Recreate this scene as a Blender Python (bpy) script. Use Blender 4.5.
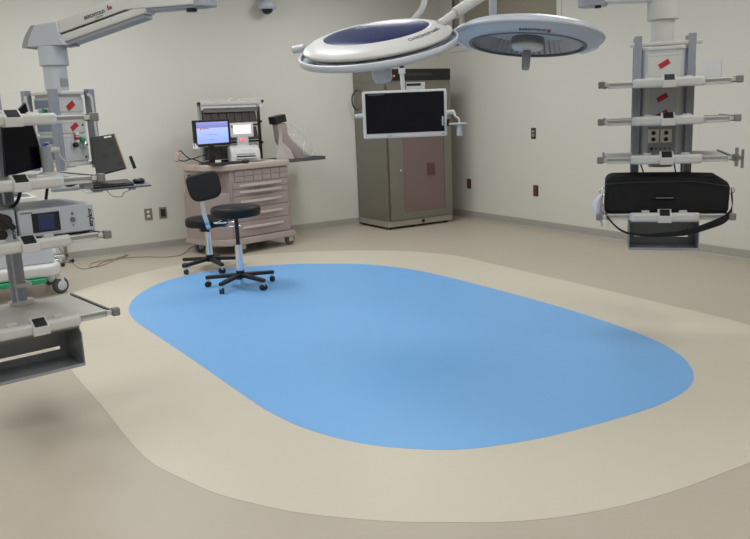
import bpy, bmesh, math, random
from mathutils import Vector, Matrix
random.seed(4)
S = bpy.context.scene
COL = S.collection
for o in list(bpy.data.objects): bpy.data.objects.remove(o)

# ---------------------------------------------------------------- camera, world, exposure
cd = bpy.data.cameras.new('camera'); cam = bpy.data.objects.new('camera', cd); COL.objects.link(cam)
cd.sensor_width = 36.0; cd.lens = 771.77/750*36.0; cd.clip_start = .05; cd.clip_end = 60
Fw = Vector((0.49893112, 0.84305791, -0.20080114)); Rt = Vector((0.85563898, -0.51599529, -0.04038324)); Up = Vector((0.13765785, 0.15166482, 0.97879931))
m = Matrix((Rt, Up, -Fw)).transposed().to_4x4(); m.translation = Vector((-6.13743, -8.46405, 1.4))
cam.matrix_world = m
S.camera = cam
w = bpy.data.worlds.new('world'); S.world = w; w.use_nodes = True
w.node_tree.nodes['Background'].inputs[0].default_value = (.6, .62, .65, 1); w.node_tree.nodes['Background'].inputs[1].default_value = .3
S.view_settings.view_transform = 'Standard'; S.view_settings.look = 'None'; S.view_settings.gamma = 1
S.view_settings.use_curve_mapping = False
S.view_settings.exposure = 0.12
LAMP_POWER = 1.0           # scales every recessed ceiling panel
LAMP_ROWS = {-1.8: 28.0, -4.3: 17.0, -6.7: 16.0, -9.3: 12.0}     # W per panel, dimmed row by row
LAMP_COL = (.955, .985, 1.0)
CEIL = 3.0

# ---------------------------------------------------------------- materials
MATS = {}
def srgb(c):
    return tuple(((x/255)/12.92 if x/255 <= .04045 else ((x/255+.055)/1.055)**2.4) for x in c)
def mat(name, rgb, rough=.5, metal=0., noise=.04, scale=30, bump=0., spec=.5, coat=0., emit=None, alpha=None, trans=None):
    if name in MATS: return MATS[name]
    M = bpy.data.materials.new(name); M.use_nodes = True; nt = M.node_tree; b = nt.nodes['Principled BSDF']
    c = srgb(rgb)
    tc = nt.nodes.new('ShaderNodeTexCoord'); nz = nt.nodes.new('ShaderNodeTexNoise'); nz.inputs['Scale'].default_value = scale; nz.inputs['Detail'].default_value = 4
    nt.links.new(tc.outputs['Object'], nz.inputs['Vector'])
    mx = nt.nodes.new('ShaderNodeMix'); mx.data_type = 'RGBA'
    mx.inputs[6].default_value = tuple(x*(1-noise) for x in c)+(1,); mx.inputs[7].default_value = tuple(min(1, x*(1+noise)) for x in c)+(1,)
    nt.links.new(nz.outputs['Fac'], mx.inputs[0]); nt.links.new(mx.outputs[2], b.inputs['Base Color'])
    b.inputs['Roughness'].default_value = rough; b.inputs['Metallic'].default_value = metal
    b.inputs['Specular IOR Level'].default_value = spec; b.inputs['Coat Weight'].default_value = coat
    if bump:
        bp = nt.nodes.new('ShaderNodeBump'); bp.inputs['Strength'].default_value = bump; bp.inputs['Distance'].default_value = .002
        nt.links.new(nz.outputs['Fac'], bp.inputs['Height']); nt.links.new(bp.outputs[0], b.inputs['Normal'])
    if emit: b.inputs['Emission Color'].default_value = srgb(emit[0])+(1,); b.inputs['Emission Strength'].default_value = emit[1]
    if alpha is not None: b.inputs['Alpha'].default_value = alpha
    if trans is not None: b.inputs['Transmission Weight'].default_value = trans; b.inputs['IOR'].default_value = 1.15
    MATS[name] = M; return M
wall_m = mat('wall_paint', (212, 209, 199), .75, noise=.012, scale=3, bump=.05)
ceil_m = mat('ceiling_tile', (225, 224, 218), .9, noise=.03, scale=60, bump=.2)
base_m = mat('vinyl_base', (163, 160, 152), .5, noise=.02)
greige = mat('sheet_vinyl_greige', (184, 173, 157), .42, noise=.035, scale=9, bump=.02, spec=.4)
cream = mat('sheet_vinyl_cream', (206, 197, 179), .42, noise=.02, scale=9, bump=.02, spec=.4)
blue = mat('sheet_vinyl_blue', (119, 175, 228), .42, noise=.02, scale=9, bump=.02, spec=.4)
white = mat('white_enamel', (204, 203, 199), .38, noise=.01)
cool = mat('pale_grey_enamel', (188, 193, 200), .35, noise=.01)
pgrey = mat('pendant_grey', (150, 153, 158), .4, noise=.02)
silver = mat('anodised_rail', (150, 156, 168), .4, metal=.3, noise=.03)
dgrey = mat('dark_grey_metal', (92, 94, 97), .4, metal=.4, noise=.03)
knobm = mat('grey_rubber_knob', (128, 126, 120), .6, noise=.05)
boxm = mat('grey_sheet_metal', (136, 140, 144), .4, metal=.25, noise=.03)
black = mat('black_plastic', (22, 22, 24), .4, noise=.1)
blackfab = mat('black_fabric', (19, 19, 21), .85, noise=.2, scale=200, bump=.4)
vinyl = mat('black_vinyl', (17, 17, 19), .5, noise=.1, scale=120, bump=.25, spec=.35)
chrome = mat('chrome', (225, 228, 232), .2, metal=1., noise=.01)
steel = mat('stainless_steel', (140, 136, 127), .33, metal=.75, noise=.04, scale=14)
steeld = mat('stainless_edge', (90, 88, 83), .35, metal=.7, noise=.03)
plinthm = mat('stainless_plinth', (176, 172, 160), .35, metal=.5, noise=.03)
mauve = mat('mauve_plastic', (158, 143, 139), .5, noise=.03, scale=20)
mauved = mat('mauve_seam', (108, 96, 94), .6, noise=.03)
mauvel = mat('mauve_handle', (194, 180, 175), .42, noise=.02)
mauvetop = mat('mauve_top', (184, 166, 158), .45, noise=.02)
navy = mat('navy_glass', (26, 32, 80), .3, noise=.02, spec=.35)
screenoff = mat('screen_off', (8, 9, 22), .15, noise=.02, spec=.25)
red = mat('red_tape', (178, 34, 34), .5, noise=.06)
green = mat('green_plastic', (22, 150, 100), .45, noise=.04)
bluep = mat('blue_plastic', (60, 75, 165), .45, noise=.04)
redp = mat('red_brown_plate', (112, 58, 46), .45, noise=.06)
platem = mat('steel_wall_plate', (150, 140, 122), .35, metal=.5, noise=.04)
tan = mat('tan_blind', (146, 130, 96), .8, noise=.03, scale=50, bump=.1)
paper = mat('white_paper', (236, 234, 228), .7, noise=.01)
tinted = mat('tinted_panel', (116, 95, 92), .2, noise=.03, coat=.3)
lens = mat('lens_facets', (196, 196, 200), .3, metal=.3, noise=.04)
lens2 = mat('lens_dark_streaks', (120, 124, 134), .3, metal=.3, noise=.04)  # darker half of each facet; the alternation paints in light streaks
boardm = mat('shelf_board', (184, 181, 174), .42, noise=.02)
glassm = mat('window_glass', (200, 206, 204), .05, noise=0, alpha=.12)
film = mat('clear_plastic_film', (236, 234, 230), .1, noise=.02, alpha=.26, spec=.9, bump=1., scale=12)
shade_blue = mat('shaded_panel_blue', (118, 130, 148), .45, noise=.03)  # bluish tint stands for shadow on the service head's left face
grt = mat('grey_label', (110, 110, 112), .5)
redled = mat('red_led', (255, 60, 40), .4, emit=((255, 50, 30), 3.))
pinkglow = mat('lit_red_indicator', (255, 120, 110), .4, emit=((255, 80, 70), 1.2))
litwhite = mat('lit_label_display', (245, 243, 235), .4, emit=((255, 250, 238), .35))
darkgreyp = mat('charcoal_plastic', (50, 49, 47), .55, noise=.05)
darkpatch = mat('charcoal_patch', (40, 40, 40), .6, noise=.05)

# ---------------------------------------------------------------- mesh builder
class MB:
    def __init__(s): s.bm = bmesh.new(); s.mats = []
    def mi(s, m):
        if m not in s.mats: s.mats.append(m)
        return s.mats.index(m)
    def _set(s, faces, m):
        i = s.mi(m)
        for f in faces: f.material_index = i
    def box(s, x0, x1, y0, y1, z0, z1, m, M=None):
        vs = [s.bm.verts.new((x, y, z)) for z in (z0, z1) for x, y in ((x0, y0), (x1, y0), (x1, y1), (x0, y1))]
        fs = [s.bm.faces.new([vs[i] for i in q]) for q in ((3, 2, 1, 0), (4, 5, 6, 7), (0, 1, 5, 4), (1, 2, 6, 5), (2, 3, 7, 6), (3, 0, 4, 7))]
        if M is not None:
            for v in vs: v.co = M @ v.co
        s._set(fs, m); return s
    def prism(s, pts, z0, z1, m, M=None, scale1=1., c=None):
        n = len(pts); c = c or (0, 0)
        a = [s.bm.verts.new((x, y, z0)) for x, y in pts]
        b = [s.bm.verts.new((c[0]+(x-c[0])*scale1, c[1]+(y-c[1])*scale1, z1)) for x, y in pts]
        fs = [s.bm.faces.new(a[::-1]), s.bm.faces.new(b)]
        for i in range(n): fs.append(s.bm.faces.new((a[i], a[(i+1) % n], b[(i+1) % n], b[i])))
        if M is not None:
            for v in a+b: v.co = M @ v.co
        s._set(fs, m); return s
    def lathe(s, prof, m, seg=32, M=None, closed=False):
        rings = []
        for r, z in prof:
            if r < 1e-5: rings.append([s.bm.verts.new((0, 0, z))])
            else: rings.append([s.bm.verts.new((r*math.cos(2*math.pi*k/seg), r*math.sin(2*math.pi*k/seg), z)) for k in range(seg)])
        fs = []
        pr = list(zip(rings, rings[1:]))
        if closed: pr.append((rings[-1], rings[0]))
        for a, b in pr:
            for k in range(seg):
                k2 = (k+1) % seg
                q = [a[k % len(a)], a[k2 % len(a)], b[k2 % len(b)], b[k % len(b)]]
                u = []
                for v in q:
                    if v not in u: u.append(v)
                if len(u) > 2: fs.append(s.bm.faces.new(u))
        for f in fs: f.smooth = True
        if M is not None:
            for r in rings:
                for v in r: v.co = M @ v.co
        s._set(fs, m); return s
    def cyl(s, p0, p1, r, m, seg=20, r1=None):
        p0, p1 = Vector(p0), Vector(p1); d = p1-p0; L = d.length
        M = Matrix.Translation(p0) @ d.to_track_quat('Z', 'Y').to_matrix().to_4x4()
        r1 = r if r1 is None else r1
        s.lathe([(r, 0), (r1, L)], m, seg, M)
        fs = []
        for rr, z in ((r, 0), (r1, L)):
            fs.append(s.bm.faces.new([s.bm.verts.new(M @ Vector((rr*math.cos(2*math.pi*k/seg), rr*math.sin(2*math.pi*k/seg), z))) for k in range(seg)]))
        if fs[0].normal.dot(d) > 0: pass
        bmesh.ops.remove_doubles(s.bm, verts=[v for f in fs for v in f.verts], dist=0)
        s._set(fs, m); return s
    def tube(s, pts, r, m, seg=8, smooth=True, sub=6):
        P = [Vector(p) for p in pts]
        if smooth and len(P) > 2: P = catmull(P, sub)
        rings = []; up = None
        for i, p in enumerate(P):
            t = (P[min(i+1, len(P)-1)]-P[max(i-1, 0)]).normalized()
            if up is None: up = t.orthogonal().normalized()
            up = (up-t*up.dot(t)).normalized(); sd = t.cross(up)
            rings.append([s.bm.verts.new(p+(up*math.cos(a)+sd*math.sin(a))*r) for a in [2*math.pi*k/seg for k in range(seg)]])
        fs = []
        for a, b in zip(rings, rings[1:]):
            for k in range(seg): fs.append(s.bm.faces.new((a[k], a[(k+1) % seg], b[(k+1) % seg], b[k])))
        for f in fs: f.smooth = True
        fs += [s.bm.faces.new(rings[0][::-1]), s.bm.faces.new(rings[-1])]
        s._set(fs, m); return s
    def ball(s, c, r, m, sc=(1, 1, 1)):
        g = bmesh.ops.create_uvsphere(s.bm, u_segments=20, v_segments=12, radius=r)
        fs = set()
        for v in g['verts']:
            v.co = Vector((v.co.x*sc[0], v.co.y*sc[1], v.co.z*sc[2]))+Vector(c)
            fs.update(v.link_faces)
        for f in fs: f.smooth = True
        s._set(fs, m); return s
    def build(s, name, parent=None, bevel=0., seg=2, loc=None, subd=0, solid=0.):
        bmesh.ops.recalc_face_normals(s.bm, faces=s.bm.faces)
        me = bpy.data.meshes.new(name); s.bm.to_mesh(me); s.bm.free()
        for m_ in s.mats: me.materials.append(m_)
        o = bpy.data.objects.new(name, me); COL.objects.link(o)
        if parent is not None: o.parent = parent
        if loc is not None: o.location = loc
        if solid:
            so = o.modifiers.new('solid', 'SOLIDIFY'); so.thickness = solid; so.offset = 0
        if bevel:
            bv = o.modifiers.new('bevel', 'BEVEL'); bv.width = bevel; bv.segments = seg; bv.limit_method = 'ANGLE'; bv.angle_limit = math.radians(40); bv.harden_normals = False
            for p in me.polygons: p.use_smooth = True
            wn = o.modifiers.new('wn', 'WEIGHTED_NORMAL'); wn.keep_sharp = False
        if subd:
            sb = o.modifiers.new('subd', 'SUBSURF'); sb.levels = sb.render_levels = subd
            for p in me.polygons: p.use_smooth = True
        return o
def catmull(P, sub, closed=False):
    out = []; n = len(P)
    rng = range(n) if closed else range(n-1)
    for i in rng:
        if closed: a, b, c, d = P[i-1], P[i], P[(i+1) % n], P[(i+2) % n]
        else: a, b, c, d = P[max(i-1, 0)], P[i], P[i+1], P[min(i+2, n-1)]
        for k in range(sub):
            t = k/sub
            out.append(.5*((2*b)+(c-a)*t+(2*a-5*b+4*c-d)*t*t+(3*b-a-3*c+d)*t**3))
    if not closed: out.append(P[-1])
    return out
def tag(o, label, cat, group=None):
    o['label'] = label; o['category'] = cat
    if group: o['group'] = group
    return o
def thing(name, label, cat, loc=(0, 0, 0), az=90, group=None):
    o = bpy.data.objects.new(name, None); COL.objects.link(o); o.empty_display_size = .1
    o.location = loc; o.rotation_euler = (0, 0, math.radians(90-az))
    return tag(o, label, cat, group)
def struct(o): o['kind'] = 'structure'; return o
def lettering(s, size, M, m, parent, name='lettering', bold=0., ext=.0006, align='CENTER'):
    cu = bpy.data.curves.new(name, 'FONT'); cu.body = s; cu.size = size; cu.extrude = ext; cu.align_x = align; cu.align_y = 'CENTER'; cu.offset = bold
    t = bpy.data.objects.new('tmp', cu); COL.objects.link(t)
    bpy.context.view_layer.update()
    me = bpy.data.meshes.new_from_object(t.evaluated_get(bpy.context.evaluated_depsgraph_get()))
    bpy.data.objects.remove(t); bpy.data.curves.remove(cu)
    me.name = name; me.materials.clear(); me.materials.append(m)
    me.transform(M)
    o = bpy.data.objects.new(name, me); COL.objects.link(o); o.parent = parent; return o
def basis(origin, x, y):       # matrix whose X,Y axes are x,y
    x = Vector(x).normalized(); z = x.cross(Vector(y)).normalized(); y = z.cross(x)
    M = Matrix((x, y, z)).transposed().to_4x4(); M.translation = Vector(origin); return M
def wdir(az): a = math.radians(az); return Vector((math.sin(a), math.cos(a), 0))

# ---------------------------------------------------------------- room shell
XL, YF = -9.0, -11.0
def sbox(name, *a, parent=None, bevel=0):
    o = MB().box(*a).build(name, parent, bevel)
    if parent is None: struct(o)
    return o
floor = sbox('floor', XL, 0, YF, 0, -.12, 0, greige)
OUT = [(-5.5, -2.6), (-5.49, -3.97), (-5.47, -4.56), (-5.46, -5.09), (-5.44, -5.38), (-5.38, -5.6), (-5.3, -5.82), (-5.2, -5.99), (-5.11, -6.12), (-4.98, -6.26), (-4.85, -6.38), (-4.74, -6.46), (-4.57, -6.58), (-4.39, -6.67), (-4.16, -6.74), (-3.89, -6.78), (-3.66, -6.79), (-3.4, -6.79), (-2.9, -6.7), (-2.3, -6.42), (-1.92, -6.05), (-1.79, -5.66), (-1.76, -5.31), (-1.75, -4.97), (-1.74, -4.49), (-1.73, -3.89), (-1.73, -3.45), (-1.72, -3.05), (-1.71, -2.65), (-1.79, -2.34), (-1.98, -1.96), (-2.36, -1.57), (-2.76, -1.29), (-3.24, -1.09), (-3.7, -1.05), (-4.05, -1.09), (-4.29, -1.17), (-4.65, -1.36), (-5.02, -1.61), (-5.3, -1.9), (-5.46, -2.2)]
INN = [(-4.86, -2.62), (-4.72, -2.24), (-4.5, -1.92), (-4.3, -1.74), (-4.07, -1.64), (-3.82, -1.6), (-3.59, -1.64), (-3.3, -1.74), (-3.06, -1.88), (-2.67, -2.24), (-2.45, -2.68), (-2.37, -3.17), (-2.35, -3.93), (-2.36, -4.62), (-2.42, -5.2), (-2.5, -5.56), (-2.63, -5.83), (-2.82, -6.04), (-3.02, -6.15), (-3.26, -6.2), (-3.54, -6.2), (-3.88, -6.17), (-4.08, -6.13), (-4.29, -6.06), (-4.45, -5.95), (-4.62, -5.76), (-4.75, -5.48), (-4.81, -5.17), (-4.83, -4.82), (-4.85, -4.2), (-4.88, -3.53), (-4.9, -3.01)]
def patch(pts, z, m, name):
    P = catmull([Vector((x, y, 0)) for x, y in pts], 5, closed=True)
    o = MB().prism([(p.x, p.y) for p in P], .0002, z, m).build(name, floor)
    return o
o = patch(OUT, .0012, cream, 'cream_vinyl_border'); o['label'] = 'cream rounded vinyl band around the blue floor inlay'
o = patch(INN, .0024, blue, 'blue_vinyl_inlay'); o['label'] = 'blue rounded vinyl inlay in the middle of the floor'
sbox('ceiling', XL, 0, YF, 0, CEIL, CEIL+.12, ceil_m)
sbox('wall_back', XL-.12, .12, 0, .12, -.12, CEIL+.12, wall_m)
sbox('wall_front', XL-.12, .12, YF-.12, YF, -.12, CEIL+.12, wall_m)
sbox('wall_left', XL-.12, XL, YF, 0, -.12, CEIL+.12, wall_m)
# right wall with a high window opening
WY0, WY1, WZ0, WZ1 = -2.12, -.27, 2.16, 2.88
b = MB()
b.box(0, .12, YF, 0, -.12, WZ0, wall_m).box(0, .12, YF, 0, WZ1, CEIL+.12, wall_m)
b.box(0, .12, YF, WY0, WZ0, WZ1, wall_m).box(0, .12, WY1, 0, WZ0, WZ1, wall_m)
struct(b.build('wall_right'))
winf = MB()
for a in ((WY0-.07, WY1+.07, WZ0-.07, WZ0), (WY0-.07, WY1+.07, WZ1, WZ1+.07), (WY0-.07, WY0, WZ0, WZ1), (WY1, WY1+.07, WZ0, WZ1), (-.48, -.42, WZ0, WZ1)):
    winf.box(-.012, .034, a[0], a[1], a[2], a[3], wall_m)
win = struct(winf.build('window_1', bevel=.004))
MB()  .box(.012, .016, WY0, WY1, WZ0, WZ1, glassm).build('pane', win)
bl = MB().box(.034, .038, WY0, WY1, WZ0, WZ1, tan).build('roller_blind', win); bl['label'] = 'lowered tan roller blind behind the glass'
# baseboards (coved)
cove = [(0, 0), (-.022, 0), (-.012, .006), (-.006, .016), (-.004, .085), (0, .09)]
def cov_y(y0, y1, x, sgn, name):
    b = MB(); P = [Vector((x+sgn*px*-1*-1, y0, pz)) for px, pz in cove]
    a = [b.bm.verts.new((x+sgn*px, y0, pz)) for px, pz in cove]; c = [b.bm.verts.new((x+sgn*px, y1, pz)) for px, pz in cove]
    fs = [b.bm.faces.new((a[i], a[i+1], c[i+1], c[i])) for i in range(5)]; b._set(fs, base_m); return struct(b.build(name))
def cov_x(x0, x1, y, sgn, name):
    b = MB()
    a = [b.bm.verts.new((x0, y+sgn*px, pz)) for px, pz in cove]; c = [b.bm.verts.new((x1, y+sgn*px, pz)) for px, pz in cove]
    fs = [b.bm.faces.new((a[i], a[i+1], c[i+1], c[i])) for i in range(5)]; b._set(fs, base_m); return struct(b.build(name))
cov_y(YF, 0, 0, 1, 'baseboard_right'); cov_x(XL, 0, 0, 1, 'baseboard_back')
cov_y(YF, 0, XL, -1, 'baseboard_left'); cov_x(XL, 0, YF, -1, 'baseboard_front')

# recessed ceiling light panels (real lamps)
panel_em = mat('light_diffuser', (255, 250, 238), .5, emit=((248, 250, 255), 2.0))
def ceiling_light(x, y):
    t = thing('ceiling_light', 'recessed white ceiling light panel above the room', 'ceiling light', (x, y, CEIL), group='recessed ceiling light panels')
    f = MB()
    for a in ((-.31, .31, -.61, -.58), (-.31, .31, .58, .61), (-.31, -.28, -.58, .58), (.28, .31, -.58, .58)): f.box(a[0], a[1], a[2], a[3], -.02, 0, white)
    f.build('frame', t)
    MB().box(-.28, .28, -.58, .58, -.012, -.006, panel_em).build('diffuser', t)
    L = bpy.data.lights.new('lamp', 'AREA'); L.shape = 'RECTANGLE'; L.size = .54; L.size_y = 1.14; L.energy = LAMP_POWER*LAMP_ROWS[y]*(.85 if x > -3 else 1); L.color = LAMP_COL
    lo = bpy.data.objects.new('lamp', L); COL.objects.link(lo); lo.parent = t; lo.location = (0, 0, -.022)
for x in (-7.3, -4.6, -1.9):
    for y in LAMP_ROWS: ceiling_light(x, y)

# ---------------------------------------------------------------- wall plates
def wall_plate(name, label, cat, P, face, w_, h_, m, kind, group=None):
    # face 'back' -> looks to -Y, 'right' -> looks to -X
    t = thing(name, label, cat, P, 90 if face == 'back' else 180, group)
    MB().box(-w_/2, w_/2, -.008, 0, -h_/2, h_/2, m).build('cover_plate', t, .003)
    if kind == 'duplex':
        b = MB()
        for s in (-1, 1):
            b = MB().lathe([(0, 0), (.016, 0), (.016, .003), (0, .003)], paper, 16, Matrix.Translation((0, -.008, s*.024)) @ Matrix.Rotation(math.pi/2, 4, 'X'))
            b.build('socket', t)
    elif kind == 'dark': MB().box(-w_*.3, w_*.3, -.011, -.008, -h_*.34, h_*.34, darkpatch).build('socket', t, .002)
    elif kind == 'red':
        for s in (-1, 1): MB().box(-.018, .018, -.012, -.008, s*.026-.017, s*.026+.017, mat('red_socket', (128, 60, 44), .4)).build('socket', t, .003)
    elif kind == 'switch':
        MB().box(-.02, .02, -.012, -.008, .01, .035, mat('grey_switch', (150, 150, 145), .4)).build('rocker', t, .002)
        MB().box(-.02, .02, -.012, -.008, -.035, -.005, mat('grey_switch', (150, 150, 145), .4)).build('rocker', t, .002)
wall_plate('wall_outlet', 'light double socket plate low on back wall, left of its darker neighbour', 'wall outlet', (-3.97, 0, .40), 'back', .085, .125, platem, 'duplex')
wall_plate('wall_outlet', 'dark-centred socket plate low on back wall, between light outlet and mauve cart', 'wall outlet', (-3.81, 0, .40), 'back', .085, .125, platem, 'dark')
wall_plate('wall_outlet', 'red-brown outlet low on right wall, just beside the steel cabinet', 'wall outlet', (0, -.56, .44), 'right', .08, .125, mat('dark_plate', (60, 48, 42), .4), 'red')
wall_plate('wall_outlet', 'red-brown outlet low on right wall, directly below the grey switch', 'wall outlet', (0, -1.8, .43), 'right', .08, .125, mat('dark_plate', (60, 48, 42), .4), 'red')
wall_plate('wall_switch', 'small dark grey switch plate at mid height on right wall', 'wall switch', (0, -1.76, 1.08), 'right', .075, .125, darkgreyp, 'switch')
wall_plate('wall_switch', 'small beige plate high on right wall beside the right boom rail', 'wall switch', (0, -3.82, 1.62), 'right', .08, .12, mat('beige_plate', (176, 160, 128), .5), 'dark')
pl = MB().box(-.006, 0, -4.12, -3.9, 1.58, 1.72, mat('pale_plate', (206, 206, 204), .5)).build('wall_sign', None, .002)
tag(pl, 'blank pale rectangular sign on right wall behind the right boom', 'sign')

# ---------------------------------------------------------------- security camera
t = thing('security_camera', 'grey dome security camera high on the back wall', 'security camera', (-2.47, 0, 2.62))
MB().box(-.05, .05, -.04, 0, -.03, .12, cool).cyl((0, -.02, .05), (0, -.14, .05), .03, cool).cyl((0, -.14, .09), (0, -.14, .0), .04, cool).build('bracket', t, .006)
MB().lathe([(0, .03), (.085, .02), (.1, -.01), (.1, -.055), (.08, -.06), (0, -.06)], cool, 28, Matrix.Translation((0, -.14, 0))).build('housing', t)
MB().ball((0, -.14, -.055), .065, black, (1, 1, .9)).build('dome', t)

# ---------------------------------------------------------------- steel warming cabinet
t = thing('warming_cabinet', 'tall stainless steel warming cabinet with tinted glass door in the corner', 'cabinet', (-.865, -.34, 0))
MB().box(-.475, .475, -.37, .325, .1, 1.74, steel).build('body', t, .004)
MB().box(-.475, .475, -.37, .325, .03, .1, plinthm).build('plinth', t, .003)
MB().box(-.475, .475, -.37, .325, 1.74, 1.87, steel).build('top_housing', t, .004)
MB().box(-.46, .475, -.385, -.3702, 1.735, 1.865, black).build('control_panel', t, .004)
b = MB()
for x in (-.38, -.33): b.lathe([(0, 0), (.008, 0), (.008, .003), (0, .003)], redled, 12, Matrix.Translation((x, -.386, 1.79)) @ Matrix.Rotation(math.pi/2, 4, 'X'))
b.build('indicator_light', t)
MB().box(-.2, .2, -.389, -.385, 1.79, 1.82, darkgreyp).build('label_strip', t)
def framed_door(parent, x0, x1, z0, z1, gx0, gx1, gz0, gz1, y):
    d = MB()
    d.box(x0, gx0, y-.03, y, z0, z1, steel).box(gx1, x1, y-.03, y, z0, z1, steel).box(gx0, gx1, y-.03, y, z0, gz0, steel).box(gx0, gx1, y-.03, y, gz1, z1, steel)
    dd = d.build('door', parent, .003)
    g = MB().box(gx0, gx1, y-.02, y-.01, gz0, gz1, tinted).build('glass_pane', dd); g['label'] = 'tinted brownish glass pane'
    return dd
dd = framed_door(t, -.445, .46, .11, 1.7, -.25, .35, .19, 1.62, -.3702)
MB().cyl((-.3, -.401, .7), (-.3, -.416, .7), .012, chrome).build('door_knob', dd)
MB().box(.1, .2, -.4005, -.388, .62, .76, mat('decal_brown', (92, 60, 56), .4)).build('door_decal', dd)  # small brownish decal in its own colour
MB().box(-.33, -.25, -.4, -.37, 1.3, 1.33, black).build('latch', t, .003)
b = MB()
for x in (-.42, .42):
    for y in (-.3, .28): b.cyl((x, y, 0), (x, y, .04), .03, darkgreyp)
b.build('foot', t)
MB().cyl((.03, -.371, .065), (.03, -.385, .065), .02, black).build('lock', t)
cb = MB().tube([(-1.345, -.1, 1.66), (-1.38, -.12, 1.64), (-1.42, -.12, 1.58), (-1.42, -.12, 1.5), (-1.38, -.1, 1.44), (-1.345, -.1, 1.42)], .009, darkgreyp).build('cable')
cb.parent = t; cb.location = -Vector(t.location); cb['label'] = 'grey looped cable on the cabinet side'

YZ0 = Matrix(((0, 0, 1, 0), (1, 0, 0, 0), (0, 1, 0, 0), (0, 0, 0, 1)))
# ---------------------------------------------------------------- mauve supply cart
CO = (-3.36, -.96, 0)
ct = thing('supply_cart', 'mauve plastic supply cart with wide drawer handles against the back wall', 'cart', CO, 76)
fp = [(-.15, .62), (-.15, .36), (-.12, .2), (-.05, .06), (0, .02)]
MB().box(0, .74, 0, .6, .15, .865, mauve).build('drawer_body', ct, .008)
low = [(-.19, .6), (-.19, .34), (-.16, .17), (-.09, .05), (0, .01), (0, .6)]
MB().prism(low, .15, .64, mauve).build('lower_bin', ct, .01)
MB().prism([(-.17, .6), (-.18, .42), (-.16, .33), (0, .33), (0, .6)], .64, .865, mauve).build('side_panel', ct, .006)
b = MB()
for z in (.68, .75, .8): b.box(-.183, -.17, .42, .5, z, z+.03, black)
b.build('slot', ct)
MB().box(-.012, .0, .06, .16, .2, .62, black).build('recess', ct)
topp = [(.76, -.03), (.76, .62), (-.17, .62), (-.2, .45), (-.17, .2), (-.1, .04), (-.0, -.03)]
MB().prism(topp, .865, .93, mauvetop).build('worktop', ct, .014)
skirt = [(.79, -.05), (.79, .63), (-.21, .63), (-.21, .34), (-.18, .14), (-.1, 0), (0, -.05)]
MB().prism(skirt, .1, .165, mauve, scale1=.96, c=(.3, .3)).build('skirt', ct, .01)
for r_ in range(2):
    for c_ in range(6):
        x0 = .05+c_*.115; z0 = .8-r_*.06
        d = MB().box(x0+.002, x0+.113, -.012, 0, z0+.002, z0+.058, mauve).build('small_drawer', ct, .003)
zs = [(.67, .735, .705), (.6, .665, .638), (.475, .595, .538), (.335, .47, .41), (.175, .33, .27)]
for z0, z1, zc in zs:
    d = MB().box(.02, .725, -.014, 0, z0, z1, mauve).build('drawer', ct, .004)
    h = MB(); n = 14
    P = [Vector((.1+.54*k/n, -.016-.03*math.sin(math.pi*k/n), zc)) for k in range(n+1)]
    h.prism([(p.x, p.y) for p in P]+[(.64, -.013), (.1, -.013)], zc-.012, zc+.012, mauvel)
    h.build('drawer_handle', d, .004, 2)
b = MB()
for x0, z0 in ((.2, .94), (.47, .94)):
    b.box(x0, x0+.11, .0, .05, .9302, .931, paper)
b.build('label_card', ct)
def plate_caster(x, y, k=1.):
    c = MB()
    c.box(x-.05, x+.07, y-.045, y+.045, .09, .1, white).box(x-.03, x+.03, y-.03, y-.024, .04, .09, white).box(x-.03, x+.03, y+.024, y+.03, .04, .09, white)
    fo = c.build('caster', ct, .003)
    MB().lathe([(0, -.018), (.035, -.018), (.035, -.02), (.055, -.02), (.06, -.012), (.06, .012), (.055, .02), (.035, .02), (.035, .018), (0, .018)], mat('grey_wheel', (98, 98, 98), .5), 24, Matrix.Translation((x, y, .06)) @ Matrix.Rotation(math.pi/2, 4, 'X')).build('wheel', fo)
for x, y in ((.74, .03), (.12, .06), (.7, .5), (-.12, .48)): plate_caster(x, y)
MB().cyl((.74, .3, .6), (.79, .3, .6), .016, black).build('side_knob', ct)
# side tray bolted to the cart, with rail
tr = MB(); tr.box(.76, 1.38, .1, .5, .885, .9, dgrey)
for a in ((.76, 1.38, .09, .1), (.76, 1.38, .5, .51), (1.37, 1.38, .1, .5)): tr.box(a[0], a[1], a[2], a[3], .885, .925, dgrey)
tr.box(.7, .9, .2, .3, .865, .885, dgrey)
o = tr.build('side_tray', ct, .002); o['label'] = 'dark grey flat tray projecting right of the cart'
def on_cart(name, label, cat): return thing(name, label, cat, CO, 76)

# bin rack standing behind on the worktop
t = on_cart('bin_rack', 'dark rack of clear hanging bins standing behind the lit monitor', 'rack')
b = MB(); b.box(.02, .05, .5, .53, .93, 1.53, pgrey).box(.78, .805, .5, .53, .93, 1.53, darkgreyp)
for z in (.93, 1.12, 1.3, 1.52): b.box(.02, .8, .505, .525, z, z+.02, darkgreyp)
b.build('frame', t, .002)
MB().box(.0, .815, .44, .53, 1.535, 1.565, white).build('top_shelf', t, .006)
for r_ in range(3):
    for c_ in range(7):
        x0 = .055+c_*.098; z0 = .96+r_*.19
        q = MB(); q.prism([(.46, 0), (.52, 0), (.52, .14), (.49, .14)], x0, x0+.09, mat('smoke_bin', (74, 66, 64), .3, noise=.25, scale=40), Matrix(((0, 0, 1, 0), (1, 0, 0, 0), (0, 1, 0, z0), (0, 0, 0, 1))))
        q.build('bin', t, .004)
b = MB()
for x, z in ((-.012, 1.55), (.8, 1.56), (.793, 1.34), (.793, 1.11)): b.cyl((x, .43 if z > 1.5 else .475, z), (x, .46 if z > 1.5 else .505, z), .014, black)
b.build('corner_cap', t)
MB().box(.05, .75, .462, .466, 1.455, 1.5, mat('label_band', (118, 116, 118), .3, noise=.1)).build('label_band', t)
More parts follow.
